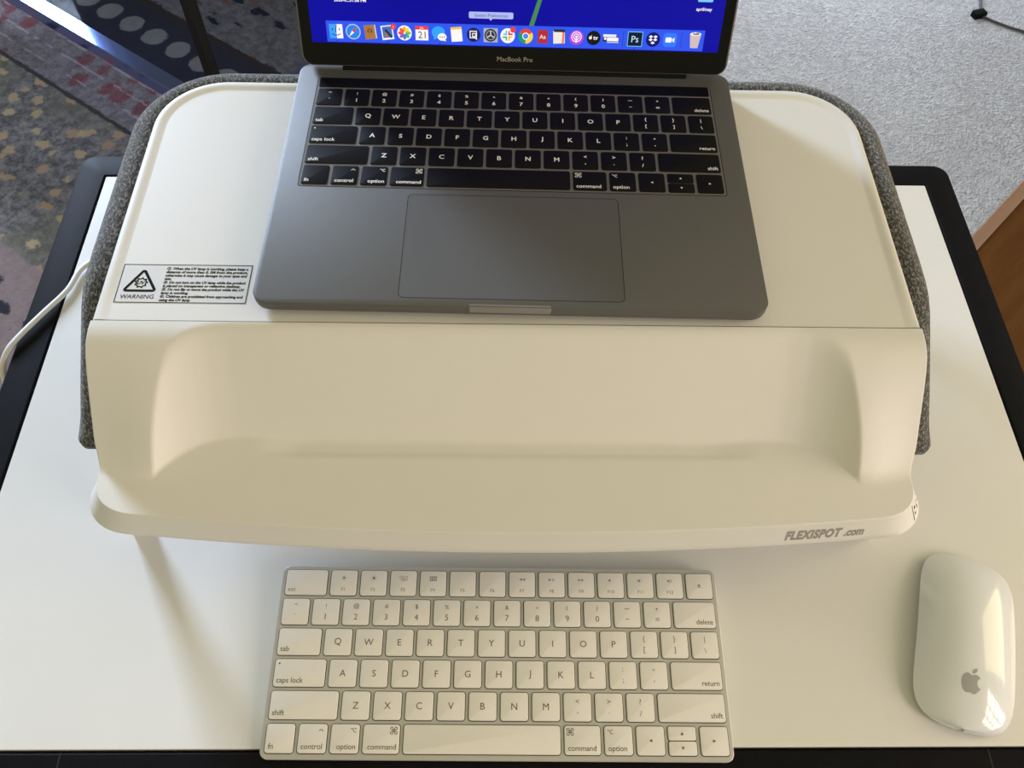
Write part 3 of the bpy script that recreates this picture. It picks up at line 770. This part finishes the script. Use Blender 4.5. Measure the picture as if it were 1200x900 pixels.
# message bubbles
x = 99.2; P(circ(x-.8, YC+1.0, 4.6, 24, ry=4.0), (50, 160, 240), lv=2); P([(x-4, YC-1.5), (x-1.6, YC-3), (x-4.2, YC-4)], (50, 160, 240), lv=2); P(circ(x+1.8, YC-2.0, 3.1, 20, ry=2.5), WH, lv=3); P([(x+3.4, YC-3.4), (x+4.8, YC-4.9), (x+1.5, YC-4.2)], WH, lv=3)
for d in (-1.4, 0, 1.4): P(circ(x+1.8+d, YC-2.0, .42, 8), (70, 70, 80), lv=4)
# notes
x = 111.0; P(rot(rect(x, YC, 7.6, 9.6), x, YC, .08), WH, lv=2); P(rot(rect(x, YC+4.1, 7.6, 1.6), x, YC, .08), (235, 190, 70), lv=3)
# dark disc with square bracket
x = 122.8; P(circ(x, YC, 4.7, 28), (22, 30, 85), lv=2)
for (w__, h__, c__, l_) in ((5, 5, WH, 3), (3.8, 3.8, (22, 30, 85), 4)): P(rect(x-.2, YC+.2, w__, h__), c__, lv=l_)
P(rect(x+.3, YC-.1, 2.6, 2.6), WH, lv=5); P(rect(x+.3, YC-.1, 1.5, 1.5), (22, 30, 85), lv=6); P(bar2(x-.5, YC-.9, x+2.4, YC-3, .3), WH, lv=6)
# gear
x = 134.6; P(rect(x, YC, 9.8, 9.4), (170, 172, 180), lv=2); P(circ(x, YC, 4.3, 28), (45, 48, 55), lv=3); P(circ(x, YC, 3.3, 28), (150, 152, 160), lv=4); P(circ(x, YC, 2.7, 24), (50, 52, 60), lv=5)
for k in range(3): a = PI/2+k*2*PI/3; P(bar2(x, YC, x+3*math.cos(a), YC+3*math.sin(a), .4), (190, 192, 200), lv=6)
# hash pinwheel with badge
x = 146.4; P(circ(x, YC, 5.0, 28), WH, lv=2)
for k, c_ in enumerate([(54, 197, 240), (46, 182, 125), (236, 178, 46), (224, 30, 90)]):
    a = k*PI/2; P(rot(rect(x-1.0, YC+1.9, 1.1, 3.2), x, YC, a), c_, lv=3); P(rot(rect(x-2.2, YC+.9, 3.2*.6, 1.0), x, YC, a), c_, lv=3)
P(circ(x+3.6, YC+4.0, 1.9, 16), (235, 60, 60), lv=5)
# tri-colour ring
x = 158.9
def sector(cx, cy, r, a0, a1, c_, lv):
    P([(cx, cy)]+[(cx+r*math.cos(a0+(a1-a0)*k/10), cy+r*math.sin(a0+(a1-a0)*k/10)) for k in range(11)], c_, lv=lv)
sector(x, YC, 5, PI/6, 5*PI/6, (219, 68, 55), 2); sector(x, YC, 5, 5*PI/6, 3*PI/2, (15, 157, 88), 2); sector(x, YC, 5, 3*PI/2, 13*PI/6, (255, 205, 64), 2)
P(circ(x, YC, 2.4, 20), WH, lv=3); P(circ(x, YC, 1.8, 20), (66, 133, 244), lv=4)
# Aa
x = 170.7; P(rect(x, YC, 7.0, 9.0), (175, 45, 50), lv=2); TX('Aa', x, YC-1.4, 4.0, WH)
# open folder of pages
x = 182.0; P(rot(rect(x, YC, 8, 8.6), x, YC, .06), (235, 225, 215), lv=2); P(rect(x, YC+4.2, 7.6, 1.8), (45, 40, 45), lv=3); P(rect(x+2.9, YC-.6, 1.4, 7.8), (230, 120, 70), lv=3)
# podcast
x = 194.1; P(circ(x, YC, 4.9, 28), (190, 60, 215), lv=2)
for r_1, c1, l1 in ((3.6, WH, 3), (3.0, (190, 60, 215), 4), (2.2, WH, 5), (1.6, (190, 60, 215), 6)): P(circ(x, YC+.5, r_1, 22), c1, lv=l1)
P(circ(x, YC+.5, .9, 12), WH, lv=7); P([(x-.8, YC-.8), (x-.45, YC-3.4), (x+.45, YC-3.4), (x+.8, YC-.8)], WH, lv=7)
# tv
x = 206.0; P(circ(x, YC, 4.8, 28), (18, 18, 22), lv=2); TX('tv', x+1.4, YC-1.1, 4.0, WH, bold=.02); P(circ(x-2.2, YC+.1, 1.1, 12), WH, lv=3); P([(x-2.0, YC+1.3), (x-1.2, YC+2.2), (x-1.5, YC+1.2)], WH, lv=3)
# label strip
x = 218.1; P(rect(x-1, YC+1.8, 9, 1.8), (230, 230, 235), lv=2); P(rect(x, YC-.6, 11, 2.9), (35, 35, 40), lv=3); P(rect(x+1.2, YC-.6, 8, 2.4), WH, lv=4); P(circ(x-4, YC-.2, .9, 10), WH, lv=5); P(rect(x+1.5, YC-2.6, 8, .6), (210, 210, 215), lv=2)
P(bar2(226.5, 19.5, 226.5, 30.5, .15), (30, 50, 170), lv=2); P(bar2(266.9, 19.5, 266.9, 30.5, .15), (30, 50, 170), lv=2)
x = 234.8; P(rect(x, YC, 10.4, 10.0), (120, 205, 240), lv=2); P(rect(x, YC, 9.6, 9.2), (8, 28, 50), lv=3); TX('Ps', x, YC-2.1, 6.2, (190, 225, 245), lv=4)
x = 247.3; P(circ(x, YC, 4.9, 28), (10, 20, 110), lv=2)
for dx, dy in ((-1.6, 1.9), (1.6, 1.9), (-1.6, -.1), (1.6, -.1), (0, -2.2)): P([(x+dx-1.5, YC+dy), (x+dx, YC+dy-1.0), (x+dx+1.5, YC+dy), (x+dx, YC+dy+1.0)], WH, lv=3)
x = 259.1; P(rr(x-4.7, YC-4.7, x+4.7, YC+4.7, 2.4, 5), (50, 120, 250), lv=2); P(rr(x-3.1, YC-1.7, x+1.2, YC+1.7, .8, 4), WH, lv=3); P([(x+1.6, YC-.6), (x+3.1, YC-1.7), (x+3.1, YC+1.7), (x+1.6, YC+.6)], WH, lv=3)
x = 276.4; P([(x-2.6, YC-5), (x+2.6, YC-5), (x+3.9, YC+4.4), (x-3.9, YC+4.4)], (205, 185, 185), lv=2); P(circ(x, YC+4.4, 3.9, 20, ry=1.2), (235, 230, 232), lv=3); P(circ(x+.3, YC+4.6, 2.4, 12, ry=.8), (120, 105, 110), lv=4); P([(x-1.5, YC+4.8), (x-.2, YC+5.8), (x+.8, YC+4.9)], WH, lv=5)
for x in (27.8, 39.6, 63.2, 99.2, 146.4, 234.8, 247.3): P(circ(x, 18.7, .35, 8), (5, 5, 30), lv=3)
# tooltip, stem, desktop labels
P(rr(119.6, 36.0, 150.0, 40.3, 1.0, 4), (172, 182, 240), lv=2); P([(133.4, 36.1), (134.6, 34.6), (135.8, 36.1)], (172, 182, 240), lv=2)
TX('System Preferences', 134.8, 37.1, 2.9, (55, 60, 105))
D.add([LID(x_, s_, .20) for x_, s_ in ((160.9, 32.0), (164.2, 32.0), (169.2, 49), (173.5, 75), (171.6, 75), (166.2, 49))], [(0, 1, 2, 3, 4, 5)], ce((70, 130, 80)))
D.add([LID(x_, s_, .21) for x_, s_ in ((172.5, 75), (150, 84), (140, 98), (158, 92), (175, 84), (194, 96), (210, 94), (196, 80))], [tuple(range(8))], ce((215, 90, 140)))
P(rr(274.5, 50.4, 284.8, 58, .8, 3), (120, 195, 235), lv=2); TX('april/may', 279.6, 44.8, 2.9, WH, bold=.02)
TX('2020-0...31.08 PM', 39.2, 44.6, 3.0, WH, bold=.02)
mats = [None]*len(cols)
for i_, m_ in cols.values(): mats[i_] = m_
D.build('display', mats, lid)

# ------------------------------------------------------------------ white keyboard
KB = empty('keyboard', (0, 0, 0), 0, 'slim white wireless keyboard on a silver base in front of the laptop stand', 'keyboard')
sl = (10.9-4.0)/114.7
def KT(x, y, h=0.0): return (x, y, 4.0+sl*y+h)
KW, KD = 278.9, 114.7
mb = MB(); ol = rr(0, 0, KW, KD, 5.0, 7)
rs = [[(x, y, .2) for x, y in inset(ol, 1.2)], [(x, y, 1.0) for x, y in inset(ol, .2)], [KT(x, y, -1.0) for x, y in ol], [KT(x, y, -.3) for x, y in inset(ol, .1)], [KT(x, y, 0) for x, y in inset(ol, .5)]]
mb.rings(rs); mb.build('base', M_silver, KB, smooth=True, angle=35)
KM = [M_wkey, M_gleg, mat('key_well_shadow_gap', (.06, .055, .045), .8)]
make_keys(KB, KT, 1.7, 2.2, 19.0, 18.45, 2.5, 1.5, 1.1, KM, 5.6, 4.3, 0.0, .2, arrow=1.5, sbold=0.006, halo=.5)
# function row
x = 1.7; y0f = 2.2+5*18.45+1.25; y1f = y0f+18.45-2.5
KM2 = [M_wkey, M_gleg2, KM[2]]
def speaker(cx, cy, n):
    L = [('p', [(cx-1.5, cy-.4), (cx-.9, cy-.4), (cx-.1, cy-1.1), (cx-.1, cy+1.1), (cx-.9, cy+.4), (cx-1.5, cy+.4)])]
    for k in range(n):
        r0 = .7+.6*k
        for a in (-.8, -.27, .27): L.append(('p', bar2(cx+.1+r0*math.cos(a), cy+r0*math.sin(a), cx+.1+r0*math.cos(a+.53), cy+r0*math.sin(a+.53), .1)))
    return L
def sun(cx, cy, r):
    L = [('p', circ(cx, cy, r*.45, 10))]
    for k in range(8): a = k*PI/4; L.append(('p', bar2(cx+r*.65*math.cos(a), cy+r*.65*math.sin(a), cx+r*math.cos(a), cy+r*math.sin(a), .1)))
    return L
def boxo(x0_, y0_, x1_, y1_, w_=.11): return [('p', bar2(x0_, y0_, x1_, y0_, w_)), ('p', bar2(x0_, y1_, x1_, y1_, w_)), ('p', bar2(x0_, y0_, x0_, y1_, w_)), ('p', bar2(x1_, y0_, x1_, y1_, w_))]
for i in range(14):
    wd = 1.5 if i == 0 else 1.0; xa, xb = x+1.25, x+wd*19.0-1.25; x += wd*19.0; cx, cy = (xa+xb)/2, (y0f+y1f)/2
    iy = cy+3.0
    if i == 0: L = [('t', 'esc', xa+1.9, y0f+2.2, 4.0, 'LEFT', 0)]
    elif i == 13: L = [('p', tri(cx, cy+.6, 2.2, 1.5, 'u')), ('p', bar2(cx-1.1, cy-.8, cx+1.1, cy-.8, .2))]
    else:
        L = [('t', 'F%d' % i, cx, y0f+2.7, 3.0, 'CENTER', 0)]
        if i in (1, 2): L += sun(cx, iy, 1.6 if i == 1 else 2.0)
        if i == 3: L += boxo(cx-2.4, iy+.1, cx-.3, iy+1.4)+boxo(cx-1.2, iy-1.4, cx+.4, iy-.3)+boxo(cx+.9, iy-1.3, cx+2.3, iy+1.2)
        if i == 4:
            for a in range(3):
                for b in range(4): L.append(('p', rect(cx-1.8+1.2*b, iy-1.1+1.1*a, .9, .75)))
        if i in (7, 8, 9):
            ds = {7: 'll', 8: 'rb', 9: 'rr'}[i]
            for q, d in enumerate(ds):
                px = cx-1.0+2.0*q
                if d == 'b': L += [('p', bar2(px-.4, iy-.8, px-.4, iy+.8, .15)), ('p', bar2(px+.5, iy-.8, px+.5, iy+.8, .15))]
                else: L.append(('p', tri(px, iy, 1.7, 1.7, d)))
        if i in (10, 11, 12): L += speaker(cx, iy, i-10)
    k = key_mesh(xa, y0f, xb, y1f, KT, 1.1, 1.5, L, halo=.5); k.build('key', KM2, KB, smooth=True, angle=30)

# ------------------------------------------------------------------ mouse
MO = empty('mouse', (434.5, 73.0, 0), math.radians(-17.5), 'glossy white wireless mouse with a grey emblem, right of the keyboard', 'mouse')
ML, MWd = 57.0, 30.0
def mw(y): return MWd*(1-abs(y/ML)**6.5)**(1/2.6)*(1-.02*(y/ML))
def mz_edge(y): return 3.2+4.6*(1-(y/ML)**2)
def mz_c(y): return 4.4+16.6*(1-abs((y+4)/(ML+4))**2.3) if y > -53 else 4.4+16.6*(1-abs((y+4)/(ML+4))**2.3)
def mz(x, y):
    wv = max(mw(y), .01); u = min(1, abs(x)/wv)
    return mz_edge(y)+(max(mz_c(y), mz_edge(y)+.3)-mz_edge(y))*(1-u**2.15)
mb = MB(); rws = []
NV, NU = 56, 40
for j in range(NV+1):
    y = -ML*math.cos(PI*j/NV); y = max(-ML*.9999, min(ML*.9999, y))
    rws.append([(math.sin(PI/2*(i/NU*2-1))*mw(y), y) for i in range(NU+1)])
vs = [(x, y, mz(x, y)) for r__ in rws for x, y in r__]
fs = [(j*(NU+1)+i, j*(NU+1)+i+1, (j+1)*(NU+1)+i+1, (j+1)*(NU+1)+i) for j in range(NV) for i in range(NU)]
mb.add(vs, fs)
ring = [rws[j][NU] for j in range(NV)]+rws[NV][::-1]+[rws[j][0] for j in range(NV-1, 0, -1)]+rws[0][:-1]
def sc2(p, f): return (p[0]*f, p[1]*(1-(1-f)*.55))
mb.rings([[(x, y, mz(x, y)) for x, y in ring], [(*sc2(p, .995), mz(*p)-.8) for p in ring]], cap0=False, cap1=False)
M_mouse = mat('glossy_white_acrylic', (.80, .83, .86), .10, var=.01, vscale=20, coat=.5)
mb.build('top_shell', M_mouse, MO, smooth=True, angle=70)
mb = MB()
mb.rings([[(*sc2(p, .985), mz(*p)-.7) for p in ring], [(*sc2(p, .93), (mz(*p)-.7)*.55+.3) for p in ring], [(*sc2(p, .80), 1.0) for p in ring], [(*sc2(p, .74), .4) for p in ring]], cap0=True, cap1=True)
mb.build('base', M_silver, MO, smooth=True, angle=50)
for x in (-14, 14):
    mb = MB(); mb.prism(rr(x-1.5, -38, x+1.5, 38, 1.4, 4), 0, .6, .1); mb.build('glide_strip', M_gap, MO)
# emblem
AP = [(0, .40), (.07, .43), (.18, .49), (.30, .49), (.40, .44), (.47, .37)]
bc, br = (.60, .10), .285
a0, a1 = math.atan2(.37-bc[1], .47-bc[0]), math.atan2(-.17-bc[1], .55-bc[0])+2*PI
AP += [(bc[0]+br*math.cos(a0+(a1-a0)*k/8), bc[1]+br*math.sin(a0+(a1-a0)*k/8)) for k in range(1, 9)]
AP += [(.46, -.30), (.37, -.43), (.28, -.52), (.19, -.55), (.10, -.53), (0, -.50), (-.10, -.53), (-.19, -.55), (-.28, -.52), (-.38, -.41), (-.46, -.26), (-.50, -.08), (-.51, .10), (-.47, .28), (-.38, .42), (-.27, .49), (-.16, .49), (-.07, .43)]
LF = [(0, .52), (.10, .53), (.20, .60), (.26, .72), (.25, .84), (.14, .81), (.04, .73), (0, .62)]
mb = MB(); ax, ay, asz = -1.0, -31.5, 10.8
for pol, c_ in ((AP, (-.10, -.05)), (LF, (.13, .68))):
    E_ = lambda x, y: (ax+x*asz, ay+y*asz, mz(ax+x*asz, ay+y*asz)+.12)
    mb.rings([[E_(c_[0]+(x-c_[0])*f, c_[1]+(y-c_[1])*f) for x, y in pol] for f in (1, .8, .6, .4, .2, .05)], cap0=False)
mb.build('emblem', mat('grey_emblem', (.40, .40, .395), .35), MO)
